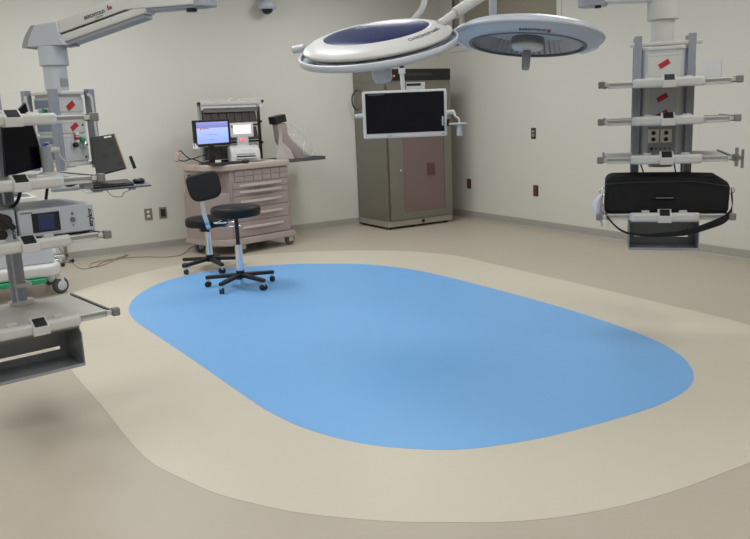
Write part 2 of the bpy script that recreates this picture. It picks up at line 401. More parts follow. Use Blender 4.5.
b = MB(); pts = [(.02+.055*i, .46+random.uniform(-.02, .02), 1.57+random.uniform(0, .03)) for i in range(15)]
b.tube(pts, .008, film, 8); b.box(.0, .79, .436, .438, 1.5, 1.56, film)
b.build('plastic_wrap', t)

# monitor with lit screen
t = on_cart('computer_monitor', 'black desktop monitor with lit blue and white screen on the mauve cart', 'monitor')
TM = Matrix.Translation((.035, .3, 1.12)) @ Matrix.Rotation(math.radians(6), 4, 'Z')
MB().box(-.235, .235, 0, .035, -.005, .262, black, TM).build('bezel', t, .008)
scr = bpy.data.materials.new('lit_screen'); scr.use_nodes = True; nt = scr.node_tree; bs = nt.nodes['Principled BSDF']
tc = nt.nodes.new('ShaderNodeTexCoord'); sp = nt.nodes.new('ShaderNodeSeparateXYZ'); nt.links.new(tc.outputs['Generated'], sp.inputs[0])
rp = nt.nodes.new('ShaderNodeValToRGB'); nt.links.new(sp.outputs[2], rp.inputs[0])
e = rp.color_ramp.elements; e[0].position = 0; e[0].color = srgb((150, 175, 242))+(1,); e[1].position = 1; e[1].color = srgb((150, 158, 224))+(1,)
for ps, cc in ((.62, (176, 196, 248)), (.72, (196, 190, 226)), (.74, (120, 128, 200))):
    q = rp.color_ramp.elements.new(ps); q.color = srgb(cc)+(1,)
bs.inputs['Base Color'].default_value = (.02, .02, .03, 1); nt.links.new(rp.outputs[0], bs.inputs['Emission Color']); bs.inputs['Emission Strength'].default_value = 1.0
so = MB().box(-.205, .205, -.002, 0, .022, .24, scr, TM).build('screen', t)
MB().box(-.165, -.145, -.003, -.002, .165, .185, mat('orange_icon', (190, 70, 60), .5, emit=((205, 90, 80), .8)), TM).build('screen_icon', so)
MB().box(-.135, -.05, -.003, -.002, .17, .18, mat('screen_text', (120, 110, 140), .5, emit=((130, 120, 160), .8)), TM).box(-.09, .08, -.003, -.002, .11, .114, MATS['screen_text'], TM).box(-.05, .06, -.003, -.002, .06, .064, MATS['screen_text'], TM).build('screen_text', so)
MB().prism([(-.235, -.02), (-.19, -.02), (-.235, .035)], -.004, .04, paper, TM @ Matrix(((1, 0, 0, 0), (0, 0, 1, 0), (0, 1, 0, 0), (0, 0, 0, 1)))).build('corner_sticker', t)
MB().box(-.03, .03, .035, .06, -.16, .12, black, TM).build('stand', t, .004)
MB().box(-.12, .12, -.06, .12, -.19, -.175, darkgreyp, TM).build('foot', t, .004)
MB().box(-.045, .03, -.061, -.055, -.175, -.15, paper, TM).build('note', t)
# keyboard
t = tag(MB().box(-.17, .16, .0, .12, .931, .95, darkgreyp).build('keyboard', None, .004), 'low dark keyboard lying in front of the lit monitor', 'keyboard')
t.location = CO; t.rotation_euler = (0, 0, math.radians(14))
for r_ in range(4):
    k = MB()
    for c_ in range(13): k.box(-.16+c_*.0235, -.14+c_*.0235, .006+r_*.028, .029+r_*.028, .95, .955, black)
    k.build('key_row', t)
# mouse beside
t = MB().ball((0, 0, .018), .05, black, (1.1, .7, .36)).build('mouse'); tag(t, 'black rounded mouse at the front edge of the mauve cart top', 'mouse')
t.location = Vector(CO)+wdir(76)*.2+wdir(-14)*-.0+Vector((0, 0, .93)); t.rotation_euler = (0, 0, .2)
# barcode reader hanging left with cable
t = on_cart('barcode_scanner', 'small beige handheld scanner on black cable, left of the lit monitor', 'scanner')
MB().box(-.02, .02, -.02, .02, -.05, .05, mat('beige_tool', (178, 152, 138), .5), Matrix.Translation((-.4, .3, 1.03)) @ Matrix.Rotation(.5, 4, 'Y')).build('body', t, .008)
MB().tube([(-.39, .3, 1.07), (-.36, .3, 1.09), (-.3, .3, 1.03), (-.24, .3, 1.0), (-.14, .3, 1.02), (-.06, .3, 1.03)], .006, black).tube([(-.39, .3, 1.0), (-.33, .3, .985), (-.24, .3, 1.0), (-.18, .28, .975)], .006, black).tube([(-.18, .28, .975), (-.12, .27, .95), (-.05, .3, .94)], .006, black).build('cable', t)

# label printer
pc = Vector(CO)+wdir(76)*.38+wdir(-14)*.27
t = thing('label_printer', 'white label printer with lit display standing on the cart worktop', 'printer', (pc.x, pc.y, .93), 102)
PT = Matrix.Translation((0, 0, 0))
q = MB(); q.prism([(-.15, .002), (.13, .002), (.13, .16), (-.03, .175), (-.12, .14), (-.15, .07)], -.155, .155, white, YZ0)
q.build('body', t, .02, 3)
MB().box(-.1, .1, -.155, -.145, .055, .068, black).box(-.105, .105, -.19, -.145, .04, .05, white).build('output_slot', t, .002)
MB().box(-.1, .1, -.152, -.14, .085, .093, cool).build('trim_line', t)
MB().box(-.06, .06, -.03, .05, .15, .28, cool).build('neck', t, .008)
MB().box(-.025, .025, -.036, -.03, .215, .245, pinkglow).build('indicator_light', t)
MB().box(-.125, .12, -.03, .03, .255, .405, white).build('display_housing', t, .015, 3)
MB().box(-.095, .09, -.035, -.03, .29, .385, litwhite).build('display', t)
MB().box(-.115, -.102, -.036, -.03, .36, .385, black).build('button', t)
# document scanner wrapped in film on the side tray
t = on_cart('document_camera', 'mauve bent-neck viewer with black head wrapped in clear film on side tray', 'scanner')
XZ = Matrix(((1, 0, 0, 0), (0, 0, 1, 0), (0, 1, 0, 0), (0, 0, 0, 1)))
prof = [(.825, 1.31), (.965, 1.31), (.97, 1.2), (1.03, 1.12), (1.15, 1.02), (1.25, .93), (1.28, .905), (1.0, .905), (.99, .96), (.95, 1.03), (.87, 1.08), (.85, 1.12)]
MB().prism(prof, .23, .33, mauve, XZ).build('neck', t, .015, 3)
MB().box(-.08, .08, -.06, .06, -.042, .042, black, Matrix.Translation((.872, .28, 1.355)) @ Matrix.Rotation(-.17, 4, 'Y')).build('head', t, .008)
MB().box(.74, 1.3, .15, .4, .9, .907, mauve).build('foot_plate', t, .003)
b = MB()
bm_ = b.bm; rows = []
for k in range(9):
    f = k/8; z = 1.29-f*.375; cx = .99+f*.24; rr = .05+.1*math.sin(f*math.pi*.7)
    rows.append([bm_.verts.new((cx+rr*math.cos(a)*1.1+random.uniform(-.022, .022), .28+rr*math.sin(a)*.9+random.uniform(-.022, .022), z+random.uniform(-.01, .01))) for a in [2*math.pi*i/18 for i in range(18)]])
fs = []
for a, c in zip(rows, rows[1:]):
    for i in range(18): fs.append(bm_.faces.new((a[i], a[(i+1) % 18], c[(i+1) % 18], c[i])))
for k in range(7):
    pass
b._set(fs, film); o = b.build('plastic_bag', t, subd=1); o['label'] = 'crumpled clear plastic bag'
b = MB(); v = [b.bm.verts.new(p) for p in ((.84, .2, 1.27), (.74, .18, .91), (1.0, .18, .91), (.96, .2, 1.03), (.86, .2, 1.1))]
f1 = b.bm.faces.new(v); b._set([f1], mat('milky_film', (215, 208, 200), .3, noise=.05, alpha=.5)); b.build('plastic_sheet', t, solid=.002)

glint = mat('film_glint', (240, 240, 238), .2, noise=.02, alpha=.6)  # pale strips painted as glints on the crinkled film
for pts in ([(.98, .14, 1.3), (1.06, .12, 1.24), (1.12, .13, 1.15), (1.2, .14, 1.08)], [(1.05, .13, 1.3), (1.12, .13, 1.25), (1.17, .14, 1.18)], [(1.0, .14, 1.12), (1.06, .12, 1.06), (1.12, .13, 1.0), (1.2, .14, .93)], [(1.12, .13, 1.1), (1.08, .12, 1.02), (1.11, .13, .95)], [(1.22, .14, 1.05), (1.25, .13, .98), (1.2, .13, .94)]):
    MB().tube(pts, .005, glint, 5).build('film_glint', t)

# ---------------------------------------------------------------- stools
def stool(name, label, loc, ang, seat_z, seat_r, back):
    t = thing(name, label, 'stool', loc)
    hub = MB().cyl((0, 0, .075), (0, 0, .14), .035, black).build('hub', t)
    for k in range(5):
        a = math.radians(ang+72*k); c, s_ = math.cos(a), math.sin(a)
        R_ = Matrix.Rotation(a, 4, 'Z')
        g = MB(); g.prism([(0, -.028), (.3, -.018), (.3, .018), (0, .028)], 0, .03, black, R_ @ Matrix.Translation((0, 0, .088)) @ Matrix.Rotation(math.radians(4), 4, 'Y'))
        leg = g.build('leg', t, .006)
        g = MB(); x, y = .285*c, .285*s_
        g.cyl((x, y, .04), (x, y, .075), .009, chrome)
        for sd in (-1, 1):
            g.lathe([(0, -.008), (.02, -.008), (.025, -.004), (.025, .004), (.02, .008), (0, .008)], black, 18, Matrix.Translation((x-s_*.013*sd, y+c*.013*sd, .0255)) @ Matrix.Rotation(a+.5, 4, 'Z') @ Matrix.Rotation(math.pi/2, 4, 'X'))
        g.box(-.015, .015, -.006, .006, .03, .05, chrome, Matrix.Translation((x, y, 0)) @ R_)
        g.build('caster', leg)
    MB().cyl((0, 0, .12), (0, 0, min(.36, seat_z-.12)), .031, chrome, 24).build('outer_column', t)
    MB().cyl((0, 0, min(.36, seat_z-.12)), (0, 0, seat_z-.07), .017, black, 20).build('gas_lift', t)
    MB().box(-.09, .09, -.06, .06, seat_z-.105, seat_z-.08, black).build('seat_plate', t, .004)
    h = seat_z
    MB().lathe([(0, h-.085), (seat_r-.015, h-.085), (seat_r-.002, h-.075), (seat_r, h-.03), (seat_r-.006, h-.012), (seat_r-.03, h-.002), (0, h+.004)], vinyl, 48).build('seat', t)
    return t
front = stool('round_stool', 'tall round black backless stool standing on the blue floor inlay', (-3.875, -2.42, 0), 0, .685, .205, False)
v = MB()
v.tube([(-.02, 0, .58), (-.09, -.09, .575), (-.13, -.12, .57)], .006, chrome).tube([(-.13, -.12, .57), (-.2, -.03, .565), (-.11, .06, .57)], .009, chrome)
v.build('height_lever', front)
rear = stool('swivel_chair', 'low black swivel stool with padded backrest on the cream floor', (-3.82, -1.5, 0), 56, .50, .20, True)
# bent chrome back support and pad, towards the camera
dv = wdir(198); sv = wdir(108)
def rp_(a, b_, z): p = dv*a+sv*b_; return (p.x, p.y, z)
b = MB()
Pb = [(.0, .03, .41), (.16, 0.02, .405), (.225, 0.01, .42), (.25, 0, .47), (.255, -.02, .56), (.255, -.03, .72)]
pp = [Vector(rp_(*q)) for q in Pb]; pp = catmull(pp, 4)
prev = None; fs = []
rings = []
for i, p in enumerate(pp):
    tt = (pp[min(i+1, len(pp)-1)]-pp[max(i-1, 0)]).normalized(); nn = tt.cross(sv).normalized()
    rings.append([b.bm.verts.new(p+sv*x*.02+nn*y*.004) for x, y in ((-1, -1), (1, -1), (1, 1), (-1, 1))])
for a, c in zip(rings, rings[1:]):
    for k in range(4): fs.append(b.bm.faces.new((a[k], a[(k+1) % 4], c[(k+1) % 4], c[k])))
b._set(fs, chrome); b.build('back_support', rear)
g = MB()
sq = []
for k in range(40):
    a = 2*math.pi*k/40; ca, sa = math.cos(a), math.sin(a); e_ = .5
    sq.append((math.copysign(abs(ca)**e_, ca)*.145*(1+.10*sa), math.copysign(abs(sa)**e_, sa)*.125))
MP = basis(rp_(.275, .0, .805), -sv+Vector((0, 0, .0)), (0, 0, 1)) @ Matrix.Rotation(math.radians(-10), 4, 'Z') @ Matrix.Rotation(math.radians(8), 4, 'X')
g.prism(sq, -.03, .03, vinyl, MP); g.build('backrest', rear, .022, 4)
v = MB(); v.tube([(.02, 0, .40), (.12, -.05, .42), (.24, -.12, .44)], .005, chrome).tube([(.05, -.02, .395), (.15, -.09, .395), (.27, -.13, .395), (.3, -.08, .395)], .009, chrome)
v.build('height_lever', rear)
MB().box(-.1, -.03, -.12, -.05, .375, .415, black).build('tilt_knob', rear, .01)

# ---------------------------------------------------------------- equipment booms
def make_shelf(parent, z, slot=False, tray_m=None, bw=.32, name='shelf'):
    s = MB()
    if slot:      # a shelf with an open slot for the hanging touch screen
        s.box(-bw, bw, .0, .075, z-.012, z+.01, boardm).box(-bw, bw, .175, .5, z-.012, z+.01, boardm).box(.22, bw, .075, .175, z-.012, z+.01, boardm).box(-bw, -.08, .075, .175, z-.012, z+.01, boardm)
    else: s.box(-bw, bw, .0, .5, z-.012, z+.01, boardm)
    s.box(-bw, bw, .0, .012, z-.022, z+.012, white)
    sh = s.build(name, parent, .004)
    hb = MB()
    pr = [(-.19, -.002), (-.185, -.03), (-.17, -.052), (.17, -.052), (.185, -.03), (.19, -.002)]
    hb.prism(pr, z-.026, z+.024, white); hb.build('handle_bar', sh, .014, 4)
    c = MB(); c.prism([(-.066, z-.029), (-.0, z-.029), (.002, z+.042), (-.018, z+.042), (-.066, z+.010)], -.036, .036, white, Matrix(((0, 0, 1, 0), (1, 0, 0, 0), (0, 1, 0, 0), (0, 0, 0, 1))))
    cc = c.build('control_block', sh, .004)
    dirv = Vector((0, .048, .032)).normalized()
    DM = basis((0, -.042, z+.026), (1, 0, 0), dirv)
    d = MB().box(-.026, .026, -.026, .024, -.001, .0035, black, DM); d.build('display', sh)
    for s_ in (-1, 1):
        MB().box(s_*.1-.022, s_*.1+.022, .0, .03, z+.012, z+.032, white).build('clip', sh, .004)
        MB().box(s_*.332-.007, s_*.332+.007, .0, .5, z-.016, z+.014, dgrey).build('side_rail', sh, .002)
        MB().box(s_*.325-.012, s_*.325+.012, -.02, .0, z-.01, z+.01, white).build('rail_stub', sh, .002)
        MB().box(s_*.352-.018, s_*.352+.018, -.036, .0, z-.019, z+.019, knobm).build('end_knob', sh, .006)
    return sh
def bracket_bin(parent, z0, z1):
    y1 = .2
    b = MB()
    zs0, zs1 = z0+.042, z0+.058
    b.box(-.185, .185, y1, y1+.006, z0, zs0, boxm).box(-.185, .185, y1, y1+.006, zs1, z1, boxm)
    b.box(-.185, -.15, y1, y1+.006, zs0, zs1, boxm).box(.15, .185, y1, y1+.006, zs0, zs1, boxm)
    b.build('bin_back', parent)
    b = MB().box(-.185, .185, -.01, y1, z0, z0+.006, boxm).box(-.185, .185, -.016, -.01, z0, z0+.014, pgrey); b.build('bin_floor', parent, .002)
    for s in (-1, 1):
        q = MB(); q.prism([(-.01, z0), (y1, z0), (y1, z1), (.03, z1), (-.01, z1-.03)], s*.185-.003, s*.185+.003, boxm, Matrix(((0, 0, 1, 0), (1, 0, 0, 0), (0, 1, 0, 0), (0, 0, 0, 1)))); q.build('bin_side', parent)
    MB().box(-.185, .185, .0, y1+.006, z1-.004, z1+.002, boxm).build('bin_top', parent)
YZ = Matrix(((0, 0, 1, 0), (1, 0, 0, 0), (0, 1, 0, 0), (0, 0, 0, 1)))
def tape(parent, x, y, z, ang=30, w_=.062, h_=.03):
    M_ = Matrix.Translation((x, y, z)) @ Matrix.Rotation(math.radians(-ang), 4, 'Y')
    o = MB().box(-w_/2, w_/2, -.001, 0, -h_/2, h_/2, red, M_).build('tape_strip', parent); o['label'] = 'strip of red tape'
    return o
def frame_panel(parent, x0, x1, y, z0, z1, m=white, inner=None, name='service_panel', M_=None):
    M_ = M_ or Matrix.Identity(4)
    b = MB().box(x0, x1, y-.006, y, z0, z1, m, M_)
    o = b.build(name, parent, .003)
    MB().box(x0+.014, x1-.014, y-.0075, y-.006, z0+.014, z1-.014, inner or cool, M_).build('panel_face', o)
    MB().box(x0+.012, x1-.012, y-.0065, y-.006, z1-.02, z1-.012, pgrey, M_).build('panel_lip', o)
    return o
def rail(parent, x, y, z0, z1):
    b = MB().box(x-.021, x+.021, y-.021, y+.021, z0, z1, silver).box(x-.004, x+.004, y-.0225, y-.021, z0, z1, pgrey)
    return b.build('rail', parent, .005)

# --- right boom
R = thing('equipment_boom', 'right-hand white equipment boom with stacked shelves facing the room', 'equipment boom', (-2.5208, -5.583, 0), 137)
oct_ = lambda cx, cy, hx, hy, c: [(cx-hx+c, cy-hy), (cx+hx-c, cy-hy), (cx+hx, cy-hy+c), (cx+hx, cy+hy-c), (cx+hx-c, cy+hy), (cx-hx+c, cy+hy), (cx-hx, cy+hy-c), (cx-hx, cy-hy+c)]
MB().prism(oct_(-.005, .42, .125, .12, .035), 1.03, 1.685, cool).build('head', R, .006)
MB().prism(oct_(-.005, .42, .13, .125, .035), 1.68, 1.70, white).build('head_cap', R, .004)
for x in (-.15, .145):
    rail(R, x, .33, .76, 1.765); rail(R, x, .5, .76, 1.765)
MB().box(-.2, .2, .31, .335, 1.705, 1.73, white).build('cross_bar', R, .008)
MB().prism([( .066*math.cos(a)-.012, .42+.066*math.sin(a)) for a in [2*math.pi*k/20+.157 for k in range(20)]], 1.7, 1.86, white).build('column', R, .004)
MB().prism([( .09*math.cos(a)-.012, .42+.09*math.sin(a)) for a in [2*math.pi*k/24 for k in range(24)]], 1.855, 1.97, white).build('collar', R, .006)
frame_panel(R, -.095, .085, .3, 1.49, 1.66, white, white); frame_panel(R, -.095, .085, .3, 1.27, 1.475, white, cool)
p3 = frame_panel(R, -.095, .085, .3, 1.05, 1.255, cool, pgrey)
tape(R, -.005, .292, 1.60); tape(R, -.01, .292, 1.41); tape(R, -.005, .292, 1.315)
for x0 in (-.083, -.013):
    q = MB().box(x0, x0+.062, .286, .2925, 1.15, 1.228, paper).build('power_socket', R, .002)
    for z in (1.17, 1.207):
        MB().cyl((x0+.031, .2865, z), (x0+.031, .283, z), .0125, black, 14).build('socket_hole', q)
for k in range(5): MB().cyl((-.06+.025*k, .2925, 1.115), (-.06+.025*k, .288, 1.115), .009 if k == 0 else .005, black, 10).build('jack', R)
for z in (1.49, 1.287, 1.075): make_shelf(R, z)
make_shelf(R, .752)
bracket_bin(R, .56, .72)
MB().box(.345, .362, -.05, -.036, 1.03, 1.13, knobm).box(.335, .36, -.04, -.036, 1.06, 1.09, knobm).box(.376, .39, -.05, -.036, 1.02, 1.12, knobm).box(.345, .39, -.05, -.036, 1.065, 1.085, knobm).build('clamp', R, .005)
MB().tube([(-.12, .33, 1.03), (-.1, .32, .97), (-.1, .31, .93)], .004, black).build('hanging_cable', R)
MB().tube([(.07, .33, 1.03), (.085, .32, .95), (.09, .31, .91)], .004, black).build('hanging_cable', R)
MB().prism([( .07*math.cos(a), .4+.05*math.sin(a)) for a in [2*math.pi*k/20 for k in range(20)]], 1.0, 1.035, white).build('head_base', R, .004)
# spring arm to the elbow at the left of the column
Rw = R.matrix_basis
def arm_local(parent, A, B, wd, h0, h1, m_side, m_bot, name='arm'):
    A, B = Vector(A), Vector(B); d = (B-A).normalized(); sd = d.cross(Vector((0, 0, 1))).normalized(); up = sd.cross(d)
    b = MB(); L = (B-A).length
    M_ = Matrix((d, sd, up)).transposed().to_4x4(); M_.translation = A
    b.box(0, L, -wd, wd, -h0, h1, m_side, M_)
    return b.build(name, parent, .008), M_
arm_local(R, (-.012, .42, 2.02), (-.41, .37, 2.03), .06, .06, .06, white, white)
arm_local(R, (-.41, .37, 2.06), (-.95, .3, 2.45), .055, .06, .06, white, white)
MB().cyl((-.41, .37, 1.955), (-.41, .37, 2.14), .085, pgrey).build('elbow_joint', R)
MB().cyl((-.38, .33, 1.94), (-.38, .33, 1.955), .018, black).build('joint_cap', R)
MB().cyl((-.95, .3, 2.4), (-.95, .3, 3.0), .06, white).build('ceiling_post', R)

# --- near left boom
N = thing('equipment_boom', 'near left equipment boom cut by the frame edge, carrying the consoles', 'equipment boom', (-5.7462, -4.8382, 0), 80)
MB().prism(oct_(-.06, .55, .115, .11, .03), 1.22, 1.66, cool).build('head', N, .006)
for x in (-.2, .082):
    rail(N, x, .47, .55, 1.72)
rail(N, -.2, .62, .55, 1.72)
MB().prism([(.065*math.cos(a)-.1, .56+.065*math.sin(a)) for a in [2*math.pi*k/20 for k in range(20)]], 1.66, 3.0, white).build('column', N)
for z in (1.425, 1.155, .893): make_shelf(N, z, slot=z > 1.4)
s4 = make_shelf(N, .525)
bracket_bin(N, .30, .485)
for z in (.545,): MB().prism([(.08+.06*math.cos(a), .47+.045*math.sin(a)) for a in [2*math.pi*k/24 for k in range(24)]], z-.01, z+.012, white).build('rail_flange', N, .003)
MB().box(.045, .13, .43, .51, .62, .645, white).build('rail_clamp', N, .008)
MB().box(.03, .05, .44, .46, .55, 1.1, silver).build('thin_rail', N, .003)
MB().tube([(.055, .2, 1.14), (.06, .2, 1.1), (.03, .2, 1.05), (-.05, .2, 1.0), (-.08, .25, .96)], .008, black).build('hanging_cable', N)
MB().tube([(.19, .2, 1.14), (.18, .2, 1.1), (.17, .2, 1.06)], .007, black).build('hanging_cable', N)
MB().tube([(.26, .25, 1.14), (.3, .25, 1.11), (.37, .25, 1.13), (.38, .25, 1.15)], .006, black).build('hanging_cable', N)
MB().box(.285, .33, .02, .08, 1.105, 1.143, pgrey).build('bracket', N, .005)
# touch screen post on the second shelf
t = thing('touch_screen', 'dark touch screen with white edge standing on the near left boom', 'monitor', (-5.7462, -4.8382, 0), 80)
A_ = [Vector(q) for q in ((-.005, .1, 1.40), (.105, .12, 1.497), (.165, .14, 1.215), (-.02, .1, 1.185))]
b = MB(); nrm = Vector((.1, -1, .05)).normalized()*.012
def quadslab(b, Q, nrm, m_):
    f = [b.bm.verts.new(q+nrm) for q in Q]; g_ = [b.bm.verts.new(q-nrm) for q in Q]
    fs = [b.bm.faces.new(f), b.bm.faces.new(g_[::-1])]+[b.bm.faces.new((f[i], g_[i], g_[(i+1) % 4], f[(i+1) % 4])) for i in range(4)]
    b._set(fs, m_)
quadslab(b, A_, nrm, screenoff); b.build('screen', t)
b = MB(); b.cyl(Vector((.111, .125, 1.507)), Vector((.17, .14, 1.2)), .007, white, 10); b.build('bezel_edge', t)
MB().cyl((.16, .08, 1.17), (.155, .08, 1.305), .024, pgrey).build('post', t)
MB().lathe([(0, 0), (.085, 0), (.085, .012), (.05, .02), (.03, .028), (0, .028)], white, 32, Matrix.Translation((.16, .085, 1.1655))).build('post_base', t)
MB().cyl((.175, .08, 1.29), (.215, .08, 1.29), .013, white).tube([(.21, .08, 1.28), (.225, .085, 1.25), (.24, .09, 1.23), (.24, .1, 1.19)], .004, white).build('side_grip', t)
# consoles on the third shelf
t = thing('video_console', 'white video console with small blue screen on the near left boom', 'medical console', (-5.7462, -4.8382, 0), 80)
MB().box(-.012, .325, .03, .42, .915, 1.04, cool).build('case', t, .008)
MB().box(.045, .165, .0265, .03, .935, 1.02, black).build('screen_recess', t, .002)
MB().box(.068, .14, .022, .0265, .943, 1.012, mat('console_screen', (36, 46, 78), .2, emit=((40, 55, 100), .15))).build('screen', t, .002)
for z, r_, mm in ((.975, .011, grt), (1.003, .005, grt), (.95, .003, grt)): MB().cyl((.222, .03, z), (.222, .022, z), r_, mm, 16).build('button', t)
lettering('stryker', .029, basis((.302, .0292, .975), (0, 0, 1), (-1, 0, 0)), black, t, bold=.0008)
MB().box(.0, .05, .0285, .03, 1.022, 1.028, grt).build('model_strip', t)
MB().box(.03, .3, .05, .4, .9035, .915, black).build('feet', t)
MB().cyl((.03, .03, .925), (.03, .02, .925), .008, white, 12).build('connector', t)
t = thing('light_console', 'white console with round black dial, cut by the left frame edge', 'medical console', (-5.7462, -4.8382, 0), 80)
MB().box(-.3, -.02, .03, .42, .905, 1.05, cool).build('case', t, .008)
b = MB().cyl((-.075, .03, 1.0), (-.075, .005, 1.0), .034, black, 24)
b.build('dial', t)
MB().box(-.012, .012, -.004, .004, -.045, .045, black, Matrix.Translation((-.065, .003, 1.0)) @ Matrix.Rotation(-.7, 4, 'Y')).build('dial_grip', t, .003)
MB().cyl((-.085, .03, .945), (-.085, .02, .945), .022, black, 20).build('socket', t)
lettering('stryker', .024, basis((-.037, .0292, .955), (0, 0, 1), (-1, 0, 0)), black, t, bold=.0006)

# --- far left boom (arm with elbow joint in view)
FC = (-5.311, -3.422, 0)
Fb = thing('service_boom', 'far left ceiling boom with lettered spring arm and octagonal service head', 'equipment boom', FC, 61)
MB().prism(oct_(0, 0, .105, .105, .03), 1.165, 1.575, white).build('head', Fb, .006)
MB().prism(oct_(0, 0, .13, .13, .05), 1.57, 1.59, white).build('head_cap', Fb, .004)
MB().prism(oct_(0, 0, .13, .13, .05), 1.15, 1.17, white).build('head_base', Fb, .004)
for x, y in ((-.13, -.12), (.13, -.12), (-.13, .12), (.13, .12)): rail(Fb, x, y, 1.13, 1.6)
RZ = Matrix.Rotation(-math.pi/2, 4, 'Z')
for M_, cm, im in ((Matrix.Identity(4), white, mat('panel_face', (198, 199, 196), .4)), (RZ, cool, shade_blue)):  # left face coloured cooler and bluer in place of its shadow
    frame_panel(Fb, -.085, .085, -.105, 1.47, 1.555, cm, im, M_=M_)
    frame_panel(Fb, -.085, .085, -.105, 1.345, 1.462, cm, im, M_=M_)
    frame_panel(Fb, -.085, .085, -.105, 1.18, 1.335, cm, im, M_=M_)
tape(Fb, -.01, -.114, 1.505, 36, .06, .034); tape(Fb, -.0, -.114, 1.383, 36, .055, .03)
def fitting(x, z, M_, mcol, big=False):
    b = MB(); b.box(x-.022, x+.022, -.12, -.112, z-.02, z+.02, cool, M_)
    o = b.build('gas_outlet', Fb, .003)
    MB().lathe([(0, 0), (.015, 0), (.015, .02), (.011, .028), (0, .028)], mcol, 16, M_ @ Matrix.Translation((x, -.12, z)) @ Matrix.Rotation(math.pi/2, 4, 'X')).build('outlet_cap', o)
I4 = Matrix.Identity(4)
fitting(-.02, 1.275, I4, black); fitting(.045, 1.275, I4, chrome); fitting(.03, 1.305, I4, green)
MB().cyl((.0, -.125, 1.29), (.0, -.125, 1.35), .012, paper).cyl((.0, -.125, 1.305), (.0, -.125, 1.32), .013, red).cyl((.0, -.125, 1.325), (.0, -.125, 1.333), .013, mat('orange_band', (210, 130, 60), .5)).build('flow_valve', Fb)
fitting(.03, 1.475, RZ, green); fitting(-.03, 1.475, RZ, paper); fitting(.0, 1.28, RZ, bluep); fitting(.03, 1.265, RZ, paper)
for M_, x in ((I4, .06), (RZ, .055)):
    for z in (1.39, 1.2): MB().lathe([(0, 0), (.006, 0), (.006, .003), (0, .003)], black, 10, M_ @ Matrix.Translation((x, -.1125, z)) @ Matrix.Rotation(math.pi/2, 4, 'X')).build('screw_cap', Fb)
# white tubes curving beside the rails
MB().tube([(.1, -.135, 1.57), (.115, -.15, 1.55), (.118, -.15, 1.5), (.125, -.15, 1.3)], .008, white).build('grip_tube', Fb)
MB().tube([(-.15, .1, 1.57), (-.15, .1, 1.5), (-.15, .08, 1.42)], .008, white).build('grip_tube', Fb)
MB().prism([(.069*math.cos(a), .069*math.sin(a)) for a in [2*math.pi*k/24 for k in range(24)]], 1.585, 1.745, cool, scale1=.97).build('column', Fb, .002)
MB().prism([(.083*math.cos(a), .083*math.sin(a)) for a in [2*math.pi*k/24 for k in range(24)]], 1.74, 1.85, cool).build('collar', Fb, .005)
MB().box(-.025, .025, -.075, -.068, 1.62, 1.665, pgrey).build('label_plate', Fb, .002)
inv = Matrix(Fb.matrix_basis) if False else (Matrix.Translation(FC) @ Matrix.Rotation(math.radians(29), 4, 'Z'))
inv = inv.inverted()
A0 = Vector((-5.311, -3.422, 1.898)); 
# arm hub wedge, spring arm, elbow, horizontal arm
B0 = Vector((-4.84, -3.86, 2.072)); C0 = Vector((-4.615, -4.08, 2.072))
dh = (B0-A0); dh.z = 0; dh.normalize(); sdh = dh.cross(Vector((0, 0, 1)))
def wl(p): return inv @ Vector(p)
Mw = Matrix((dh, Vector((0, 0, 1)), sdh)).transposed().to_4x4(); Mw.translation = Vector((A0.x, A0.y, 0))
b = MB(); b.prism([(-.15, 1.85), (.14, 1.85), (.10, 1.89), (.09, 1.985), (-.08, 1.97), (-.125, 1.915), (-.148, 1.87)], -.07, .07, cool, inv @ Mw); b.build('arm_hub', Fb, .006)
b = MB(); b.prism([(-.152, 1.845), (-.148, 1.87), (-.125, 1.915), (-.08, 1.97), (-.05, 1.972), (-.09, 1.915), (-.11, 1.87), (-.115, 1.845)], -.072, .072, pgrey, inv @ Mw); b.build('hub_cover', Fb, .004)
b = MB(); b.box(-.1, .17, -.02, .02, 1.842, 1.852, pgrey, inv @ Matrix((dh, sdh, Vector((0, 0, 1)))).transposed().to_4x4().__class__(Matrix.Translation((A0.x, A0.y, 0)) @ Matrix((dh, sdh, Vector((0, 0, 1)))).transposed().to_4x4())); b.build('hub_plate', Fb, .002)
P0 = A0+dh*.08+Vector((0, 0, .018)); P1 = B0+Vector((0, 0, -.02))
d = (P1-P0).normalized(); up_ = sdh.cross(d); L = (P1-P0).length
MA = Matrix((d, sdh, up_)).transposed().to_4x4(); MA.translation = P0; MA = inv @ MA
b = MB()
b.box(0, L, -.055, .055, -.002, .07, white, MA); b.box(0, L, -.04, .04, -.012, -.002, dgrey, MA)
ar = b.build('spring_arm', Fb, .004)
b = MB(); b.box(0, L, -.055, .055, -.057, -.012, white, MA); b.build('lower_arm_link', Fb, .008)
MB().box(0, L-.02, -.045, .045, -.078, -.057, pgrey, MA).build('arm_underside', Fb, .004)
LM = MA @ basis((.265, .0562, .028), (1, 0, 0), (0, 0, 1))
Ff = inv.inverted()
o = lettering('BERCHTOLD', .024, LM, black, Fb, bold=.0004)
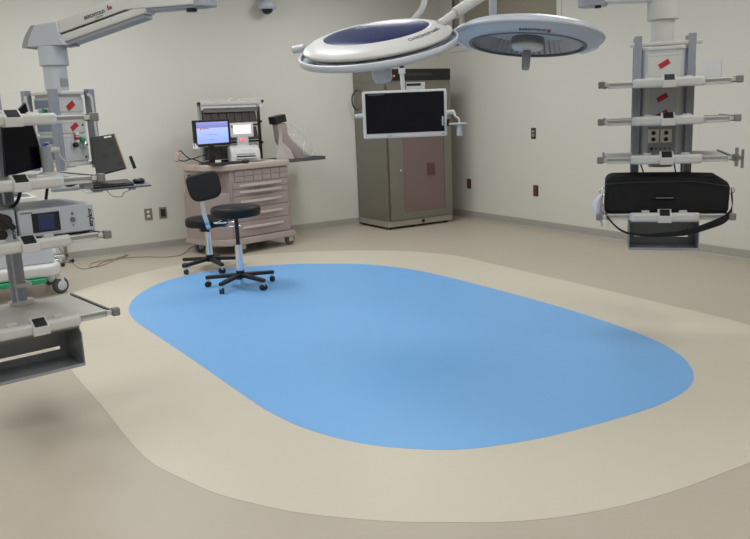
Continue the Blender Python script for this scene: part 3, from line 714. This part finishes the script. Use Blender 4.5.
# red and black emblem
MB().cyl(MA @ Vector((.375, .055, .034)), MA @ Vector((.375, .0575, .034)), .009, red, 14).box(.357, .363, .055, .0575, .026, .052, black, MA).build('emblem', Fb)
lettering('TELETOM', .012, MA @ basis((.29, .0562, .009), (1, 0, 0), (0, 0, 1)), grt, Fb)
d2 = (C0-B0); L2 = d2.length; d2.normalize(); sd2 = d2.cross(Vector((0, 0, 1))).normalized(); up2 = sd2.cross(d2)
MC = Matrix((d2, sd2, up2)).transposed().to_4x4(); MC.translation = B0; MC = inv @ MC
b = MB(); b.box(-.14, L2, -.058, .058, -.052, .07, white, MC); b.build('upper_arm', Fb, .006)
MB().box(-.1, L2+.03, -.05, .05, -.066, -.052, pgrey, MC).build('upper_arm_underside', Fb, .004)
MB().prism([(L2+.03+.07*math.cos(a), .07*math.sin(a)) for a in [2*math.pi*k/20 for k in range(20)]], -.06, .2, pgrey, MC).build('elbow_joint', Fb)
MB().cyl(MC @ Vector((L2-.05, 0, -.068)), MC @ Vector((L2-.05, 0, -.082)), .03, black).build('joint_cap', Fb)
MB().cyl(MC @ Vector((L2+.03, 0, .2)), MC @ Vector((L2+.03, 0, .93)), .06, white).build('ceiling_post', Fb)

# monitor seen from behind and its keyboard tray, carried by the far boom
KM = wdir(90)
t = thing('boom_monitor', 'charcoal monitor seen from behind on the far left boom', 'monitor', (-5.15, -3.62, 0), 100)
Q = [Vector(q) for q in ((-.04, .12, 1.31), (.10, .12, 1.327), (.145, .0, 1.12), (-.03, .0, 1.085))]
b = MB(); nn = Vector((0, -1, .45)).normalized()*.012; quadslab(b, Q, nn, darkgreyp); b.build('rear_shell', t, .006)
b = MB(); b.cyl(Q[1]+nn*.5, Q[2]+nn*.5, .005, mat('gold_edge', (170, 150, 90), .4)); b.build('edge_trim', t)
def onq(u_, v_): return (Q[0]*(1-u_)+Q[1]*u_)*(1-v_)+(Q[3]*(1-u_)+Q[2]*u_)*v_
for (u_, v_) in ((.75, .25), (.42, .55), (.8, .55), (.85, .85)):
    q = [onq(u_+a, v_+c)+nn*1.05 for a, c in ((-.09, -.06), (.09, -.06), (.09, .06), (-.09, .06))]
    b = MB(); quadslab(b, q, nn*.1, darkpatch); b.build('mount_pad', t)
q = [onq(.7+a, .07+c)+nn*1.05 for a, c in ((-.15, -.02), (.15, -.02), (.15, .02), (-.15, .02))]
b = MB(); quadslab(b, q, nn*.1, paper); b.build('top_label', t)
MB().cyl((0, .05, 1.1), (-.02, .05, 1.02), .02, pgrey).build('mount_neck', t)
MB().box(-.01, .01, .0, .02, -.04, .04, darkpatch, Matrix.Translation((.185, 0, 1.155)) @ Matrix.Rotation(-.25, 4, 'Y')).box(.13, .185, .01, .018, 1.15, 1.158, paper).build('handle', t, .008)
t = thing('keyboard_tray', 'dark keyboard tray with mouse projecting right of the far left boom', 'keyboard tray', (-5.18, -3.62, 0), 85)
ta = math.radians(9); t.rotation_euler[0] = ta; rz_ = t.rotation_euler[2]; t.location += Vector((-math.sin(rz_)*1.02*math.sin(ta), math.cos(rz_)*1.02*math.sin(ta), 1.02*(1-math.cos(ta))))
MB().box(-.06, .29, -.11, .05, 1.022, 1.034, dgrey).build('tray', t, .004)
MB().box(-.1, .0, -.1, .0, 1.01, 1.02, white).box(-.25, -.09, .05, .09, 1.0, 1.018, pgrey).build('tray_arm', t, .003)
kb = MB().box(-.05, .19, -.09, .04, 1.034, 1.046, black).build('keyboard', t, .004)
for r_ in range(4):
    k = MB()
    for c_ in range(12): k.box(-.045+c_*.0195, -.029+c_*.0195, -.08+r_*.028, -.058+r_*.028, 1.046, 1.051, darkgreyp)
    k.build('key_row', kb)
MB().ball((.24, -.03, 1.046), .034, black, (1.1, .8, .5)).build('mouse', t)
MB().box(.16, .2, -.09, -.05, 1.006, 1.022, pgrey).build('tray_catch', t, .003)
MB().tube([(.02, -.1, 1.02), (.05, -.1, .985), (.08, -.1, .975), (.11, -.1, .975), (.12, -.1, .995), (.16, -.1, 1.01)], .002, darkgreyp).build('cable', t)

# --- bag on the right boom
t = thing('carry_bag', 'long black soft carry bag lying on the lowest right boom shelf', 'bag', (-2.5208, -5.583, 0), 137)
bb = MB()
pr = []
for k in range(9):
    f = k/8; x = -.325+.66*f
    ins = .0 if 0 < k < 8 else .0
    top = .985+.006*math.sin(f*9)-(.03 if k in (0, 8) else 0); pr.append((x, top))
pts = [(-.325, .765), (.34, .765), (.345, .915), (.325, .94), (.28, .968), (.1, .976), (-.1, .978), (-.28, .978), (-.315, .968), (-.322, .94)]
bb.prism(pts, .036, .31, blackfab, Matrix(((1, 0, 0, 0), (0, 0, 1, 0), (0, 1, 0, 0), (0, 0, 0, 1))))
bag = bb.build('body', t, .02, 3)
MB().tube([(-.32, .03, .935), (-.1, .032, .945), (.15, .032, .942), (.33, .03, .915)], .004, mat('zip_black', (40, 40, 42), .5)).build('zipper', t)
MB().box(-.06, .06, .022, .036, .845, .862, blackfab).build('grab_handle', t, .004)
lettering('arthroscopy', .014, basis((0, .0075, .853), (1, 0, 0), (0, 0, 1)), grt, t) if False else MB().box(-.045, .05, .0205, .022, .851, .857, grt).build('handle_stitching', t)
# strap: flat ribbon
b = MB(); P = [(-.335, .1, .86), (-.335, .02, .8), (-.29, -.02, .73), (-.22, -.06, .675), (-.12, -.08, .657), (.0, -.08, .66), (.12, -.08, .675), (.24, -.07, .715), (.32, -.04, .75), (.355, .02, .80), (.358, .1, .88)]
P = catmull([Vector(p) for p in P], 6); rings = []; n = len(P)
for i, p in enumerate(P):
    f = i/(n-1); hw = .006+.017*min(1, max(0, (f-.35)/.4))
    rings.append([b.bm.verts.new(p+Vector((0, -.002, hw))), b.bm.verts.new(p+Vector((0, .002, -hw)))])
fs = [b.bm.faces.new((a[0], a[1], c[1], c[0])) for a, c in zip(rings, rings[1:])]; b._set(fs, blackfab)
b.build('shoulder_strap', t, solid=.003)
for s in (-1, 1):
    b = MB(); c0 = Vector((.012+s*.345, .1, .885)); b.tube([c0+Vector((.018*math.cos(a), 0, .018*math.sin(a))) for a in [2*math.pi*k/12 for k in range(13)]], .003, chrome); b.build('strap_ring', t)
# white curved cover hanging from the bag's left end
t = thing('plastic_cover', 'white curved translucent plastic cover with wires at left end of the bag', 'cover', (-2.5208, -5.583, 0), 137)
b = MB(); rows = []
for k in range(9):
    f = k/8; z = .885-.2*f; wd = .004+.032*math.sin(math.pi*min(1, f*1.1)**.8) if f < .95 else .004
    rows.append([b.bm.verts.new((-.33-.0-wd*1.7*(1-j/4)*1.0-.006*math.sin(f*3), .02-.05*math.sin(math.pi*j/4)+.03, z)) for j in range(5)])
fs = []
for a, c in zip(rows, rows[1:]):
    for j in range(4): fs.append(b.bm.faces.new((a[j], a[j+1], c[j+1], c[j])))
b._set(fs, mat('milky_white', (212, 214, 222), .4, noise=.02)); b.build('shell', t, solid=.003, subd=1)
MB().tube([(-.35, .03, .88), (-.34, .0, .82), (-.31, 0, .75), (-.3, 0, .71), (-.32, 0, .70)], .0018, white, 6).tube([(-.35, .03, .86), (-.33, .0, .78), (-.28, 0, .72), (-.27, 0, .745), (-.3, 0, .77)], .0018, white, 6).tube([(-.35, .02, .84), (-.345, 0, .75), (-.33, 0, .71), (-.3, 0, .73)], .0018, paper, 6).build('wires', t)

# ---------------------------------------------------------------- surgical lamps
def lamp_frame(P, mdir, n):
    x = Vector(mdir).normalized(); z = Vector(n).normalized(); y = z.cross(x); M_ = Matrix((x, y, z)).transposed().to_4x4(); M_.translation = Vector(P); return M_
def lamp_thing(label, P, mdir, n):
    o = bpy.data.objects.new('surgical_light', None); COL.objects.link(o); o.location = P
    M_ = lamp_frame(P, mdir, n); o.rotation_euler = M_.to_euler(); return tag(o, label, 'surgical light'), M_
# left lamp: seen from above, domed navy cover
L1, ML = lamp_thing('surgical light seen from above with navy domed cover and white ring', (-4.077, -5.100, 1.718), (0.8427, -0.5268, 0.1110), (-0.2336, -0.1719, 0.9570))
off = .0
MB().lathe([(0, .085), (.1, .082), (.2, .074), (.262, .062), (.268, .058), (.268, .05), (0, .05)], navy, 72).build('domed_cover', L1)
MB().lathe([(.262, .064), (.275, .066), (.33, .05), (.366, .03), (.37, .022), (.365, .012), (.34, .006), (.262, .006)], white, 72, closed=True).build('upper_ring', L1)
MB().lathe([(0, .0), (.34, .0), (.345, -.01), (.33, -.025), (.3, -.035), (0, -.035)], pgrey, 64).build('lens_housing', L1)
MB().lathe([(.383, -.032), (.395, -.03), (.40, -.018), (.398, -.002), (.392, .004), (.386, -.002)], cool, 72, closed=True).build('outer_grip_ring', L1)
MB().lathe([(.3, -.036), (.34, -.045), (.388, -.032), (.383, -.02), (.34, -.03), (.3, -.03)], cool, 72, closed=True).build('lower_ring', L1)
for k in range(6):
    a = math.radians(60*k+25); MB().box(.33, .39, -.012, .012, -.02, -.008, pgrey, Matrix.Rotation(a, 4, 'Z')).build('ring_spoke', L1)
MB().lathe([(0, -.03), (.052, -.03), (.049, -.165), (.042, -.18), (0, -.184)], cool, 28).build('sterile_handle', L1)
MB().cyl((-.37, .12, .02), (-.43, .14, .015), .02, cool, 20).build('side_knob', L1)
# curved lettering along the ring
txt = 'CHROMOPHARE'
for i, ch in enumerate(txt):
    a = math.radians(-62+i*3.9)
    rr = .316; p = Vector((rr*math.cos(a), rr*math.sin(a), .0562))
    tx = Vector((-math.sin(a), math.cos(a), 0)); rad = Vector((math.cos(a), math.sin(a), -.36)).normalized()
    lettering(ch, .03, basis(p, tx, -rad), grt, L1)
# yoke and arm of left lamp (in world coordinates -> local)
iL = ML.inverted()
def wtube(pts, r, m_, name, parent, inv_, seg=14):
    return MB().tube([inv_ @ Vector(p) for p in pts], r, m_, seg, smooth=False).build(name, parent)
wtube([(-3.836, -5.285, 1.80), (-3.72, -5.276, 1.862)], .02, white, 'mount_arm', L1, iL)
wtube([(-3.735, -5.277, 1.855), (-3.57, -5.285, 1.945), (-3.56, -5.285, 1.95)], .028, white, 'upper_mount_arm', L1, iL)
wtube([(-3.57, -5.285, 1.93), (-3.5, -5.27, 2.15), (-3.5, -5.2, 2.4)], .024, cool, 'suspension_tube', L1, iL)
wtube([(-3.5, -5.2, 2.38), (-3.7, -4.7, 2.6), (-3.7, -4.7, 3.0)], .035, white, 'ceiling_post', L1, iL)
# right lamp: seen from below, faceted reflector
L2, MR = lamp_thing('surgical light seen from below with faceted reflector and hanging grey handle', (-3.333, -5.358, 1.74), (0.7442, -0.6625, -0.0855), (0.1483, 0.0390, 0.9882))
MB().lathe([(0, .07), (.12, .067), (.25, .055), (.33, .038), (.364, .02), (.376, .006), (.373, -.006), (.36, -.018), (.33, -.03), (.298, -.042), (.292, -.04), (.288, .01), (.25, .03), (.12, .04), (0, .042)], cool, 80).build('housing', L2)
MB().lathe([(.362, .012), (.379, .01), (.384, .0), (.379, -.01), (.362, -.008)], cool, 72, closed=True).build('rim_ring', L2)
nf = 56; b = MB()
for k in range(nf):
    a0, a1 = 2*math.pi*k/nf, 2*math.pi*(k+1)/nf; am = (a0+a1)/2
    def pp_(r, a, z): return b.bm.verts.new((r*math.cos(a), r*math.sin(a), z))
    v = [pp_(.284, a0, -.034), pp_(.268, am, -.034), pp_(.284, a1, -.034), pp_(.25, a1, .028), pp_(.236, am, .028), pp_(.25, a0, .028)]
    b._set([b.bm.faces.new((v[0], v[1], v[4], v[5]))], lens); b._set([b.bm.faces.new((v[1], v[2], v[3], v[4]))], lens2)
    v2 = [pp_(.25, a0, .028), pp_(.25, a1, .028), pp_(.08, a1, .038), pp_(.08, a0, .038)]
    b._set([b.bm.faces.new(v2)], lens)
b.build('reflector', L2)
MB().lathe([(.283, -.045), (.297, -.046), (.299, -.036), (.283, -.034)], dgrey, 72, closed=True).build('lens_ring', L2)
cover = MB().lathe([(0, -.04), (.283, -.04)], mat('clear_cover', (245, 246, 250), .05, noise=0, alpha=.12), 56).build('clear_cover', L2)
MB().lathe([(0, -.004), (.082, -.004), (.084, -.03), (.078, -.038), (0, -.038)], darkgreyp, 40).build('hub_collar', L2)
MB().lathe([(0, -.038), (.08, -.038), (.082, -.05), (.072, -.062), (.04, -.07), (0, -.07)], white, 40).build('hub', L2)
MB().lathe([(0, -.068), (.022, -.068), (.021, -.15), (.018, -.165), (0, -.168)], pgrey, 24).build('sterile_handle', L2)
for deg in (22, 158):
    a = math.radians(deg); b = MB(); b.tube([(.352*math.cos(a+q), .352*math.sin(a+q), -.026) for q in [-.24+.048*i for i in range(11)]], .013, paper, 8); b.build('bright_grip_slot', L2)  # white tubes paint in the bright wall seen through the rim slots
for i, ch in enumerate('BERCHTOLD'):
    a = math.radians(-97+i*2.5); rr = .322; tx = Vector((-math.sin(a), math.cos(a), 0))
    lettering(ch, .022, basis((rr*math.cos(a), rr*math.sin(a), -.0345), tx, (math.cos(a), math.sin(a), .36)), black, L2, bold=.0004)
a = math.radians(-73); MB().box(-.008, .008, -.012, .01, .0, .002, red, basis((.322*math.cos(a), .322*math.sin(a), -.035), (-math.sin(a), math.cos(a), 0), (math.cos(a), math.sin(a), .36))).build('emblem', L2)
iR = MR.inverted()
wtube([(-3.34, -5.09, 1.80), (-3.332, -5.08, 2.42)], .021, cool, 'suspension_tube', L2, iR)
wtube([(-3.332, -5.08, 2.4), (-3.3, -4.72, 2.75), (-3.3, -4.66, 3.0)], .035, white, 'ceiling_post', L2, iR)

# ---------------------------------------------------------------- suspended monitor
MP_ = Vector((-2.946, -3.60, 0))
t = thing('hanging_monitor', 'large white-framed dark monitor hanging in front of the steel cabinet', 'monitor', (MP_.x, MP_.y, 0), 118.5)
Zc = 1.371
MB().box(-.312, .312, 0, .05, Zc-.172, Zc+.172, white).build('frame', t, .014, 3)
MB().box(-.29, .29, -.003, .002, Zc-.135, Zc+.155, screenoff).build('screen', t)
MB().box(-.302, .302, -.012, .0, Zc-.17, Zc-.143, white).build('lower_bezel', t, .006)
MB().box(-.14, -.1, -.0135, -.012, Zc-.156, Zc-.152, grt).box(.27, .28, -.0135, -.012, Zc-.158, Zc-.15, grt).build('bezel_mark', t)
lettering('stryker', .024, basis((.276, -.0035, Zc-.06), (0, 0, 1), (-1, 0, 0)), paper, t, bold=.0004)
MB().box(-.27, -.15, -.004, -.003, Zc+.143, Zc+.147, grt).build('screen_text', t)
MB().box(.02, .155, .02, .06, Zc+.172, Zc+.225, white).box(.02, .125, .018, .02, Zc+.2, Zc+.218, black).build('mount_bracket', t, .003)
MB().cyl((-.005, .03, Zc+.16), (-.012, .03, Zc+.30), .016, white).box(-.034, .012, .01, .052, Zc+.29, Zc+.33, white).build('mount_neck', t)
MB().cyl((-.012, .03, Zc+.33), (-.012, .03, Zc+.42), .017, bluep if False else navy).build('mount_collar', t)
MB().tube([(-.012, .03, Zc+.4), (-.012, .04, Zc+.52), (.08, .05, Zc+.66), (.16, .06, Zc+.76), (.17, .06, Zc+.9), (.17, .06, 3.0)], .022, white, 12).build('suspension_tube', t)
MB().cyl((-.31, .03, Zc+.0), (-.37, .03, Zc-.003), .016, white).build('left_grip', t)
g = MB().cyl((.31, .03, Zc+.0), (.37, .02, Zc+.0), .016, white).tube([(.365, .0, Zc-.0), (.37, -.01, Zc-.03), (.395, -.01, Zc-.05), (.4, -.01, Zc-.08)], .008, white)
g.build('right_grip', t)
MB().box(.32, .45, -.05, .04, Zc-.092, Zc-.08, white).cyl((.4, -.01, Zc-.09), (.4, -.01, Zc-.175), .021, cool).box(.312, .33, -.01, .02, Zc-.1, Zc-.05, black).build('camera_holder', t, .003)

# ---------------------------------------------------------------- low equipment cart behind the left booms
t = thing('equipment_cart', 'white wheeled equipment cart with green bumper behind the left booms', 'cart', (-5.535, -1.42, 0), 90)
rr_ = lambda x0, x1, y0, y1, c: [(x0+c, y0), (x1-c, y0), (x1-c*.3, y0+c*.3), (x1, y0+c), (x1, y1-c), (x1-c, y1), (x0+c, y1), (x0, y1-c), (x0, y0+c)]
MB().prism(rr_(-.35, .38, -.3, .32, .1), .165, .27, white).build('base', t, .03, 3)
MB().prism(rr_(-.33, .25, -.325, -.2, .04), .125, .165, green).build('bumper', t, .008)
MB().box(-.3, .33, -.22, .28, .27, .46, cool).build('lower_box', t, .012)
MB().box(-.26, .2, -.1, .22, .46, .78, cool).build('cabinet_body', t, .01)
MB().box(-.3, .26, -.22, .26, .78, .83, white).build('top_tray', t, .01)
MB().box(-.1, .22, -.16, .1, .83, .834, grt).build('top_recess', t)
MB().box(.1, .18, -.0, .1, .84, .92, pgrey).build('sensor_box', t, .005)
for x, y in ((.36, -.2), (-.3, -.2), (.34, .25), (-.3, .25)):
    c = MB().box(x-.03, x+.03, y-.025, y+.025, .1, .165, white).build('caster', t)
    MB().lathe([(0, -.02), (.042, -.02), (.042, -.026), (.058, -.024), (.07, -.012), (.07, .012), (.058, .024), (.042, .026), (.042, .02), (0, .02)], mat('charcoal_tyre', (70, 70, 70), .6), 28, Matrix.Translation((x, y, .07)) @ Matrix.Rotation(math.radians(25), 4, 'Z') @ Matrix.Rotation(math.pi/2, 4, 'X')).build('wheel', c)
    MB().lathe([(0, -.029), (.04, -.029), (.044, -.025), (.044, .025), (.04, .029), (0, .029)], cool, 28, Matrix.Translation((x, y, .07)) @ Matrix.Rotation(math.radians(25), 4, 'Z') @ Matrix.Rotation(math.pi/2, 4, 'X')).build('hub_cap', c)
# chrome stand base by the wall
t = thing('floor_stand', 'small chrome stand with black feet on the floor by the back wall', 'stand', (-4.93, -.16, 0), 90)
MB().box(-.1, -.04, .05, .07, .12, .42, paper).box(-.09, -.05, .045, .05, .22, .27, pgrey).box(.04, .07, .03, .06, .03, .42, steel).box(-.1, .07, .03, .06, .06, .09, chrome).build('frame', t, .003)
for x, y in ((.1, .04), (-.02, -.13), (-.12, .0)): 
    MB().cyl((x, y, 0), (x, y, .03), .026, black).cyl((0, .04, .05), (x, y, .03), .01, chrome).build('foot', t)

# cable on the floor
cp = [(-5.42, -4.45, .90), (-5.2, -3.6, .35), (-4.95, -2.2, .1), (-4.75, -.95, .012), (-4.7, -.6, .006), (-4.6, -.42, .006), (-4.48, -.33, .006), (-4.34, -.2, .006), (-4.26, -.14, .006), (-4.38, -.3, .006), (-4.52, -.45, .006), (-4.66, -.6, .006), (-4.74, -.55, .006), (-4.68, -.38, .006), (-4.56, -.3, .006), (-4.36, -.3, .006), (-4.14, -.4, .006), (-3.99, -.56, .006), (-3.85, -.58, .006), (-3.72, -.42, .006), (-3.6, -.2, .006), (-3.5, -.07, .006)]
c = MB().tube([(-5.05, -.4, .42), (-4.98, -.5, .2), (-4.85, -.62, .02)]+cp[4:], .0035, mat('brown_cable', (134, 120, 108), .5), 6).build('power_cable')
tag(c, 'thin brown cable looping across the floor beneath the two wall outlets', 'cable')
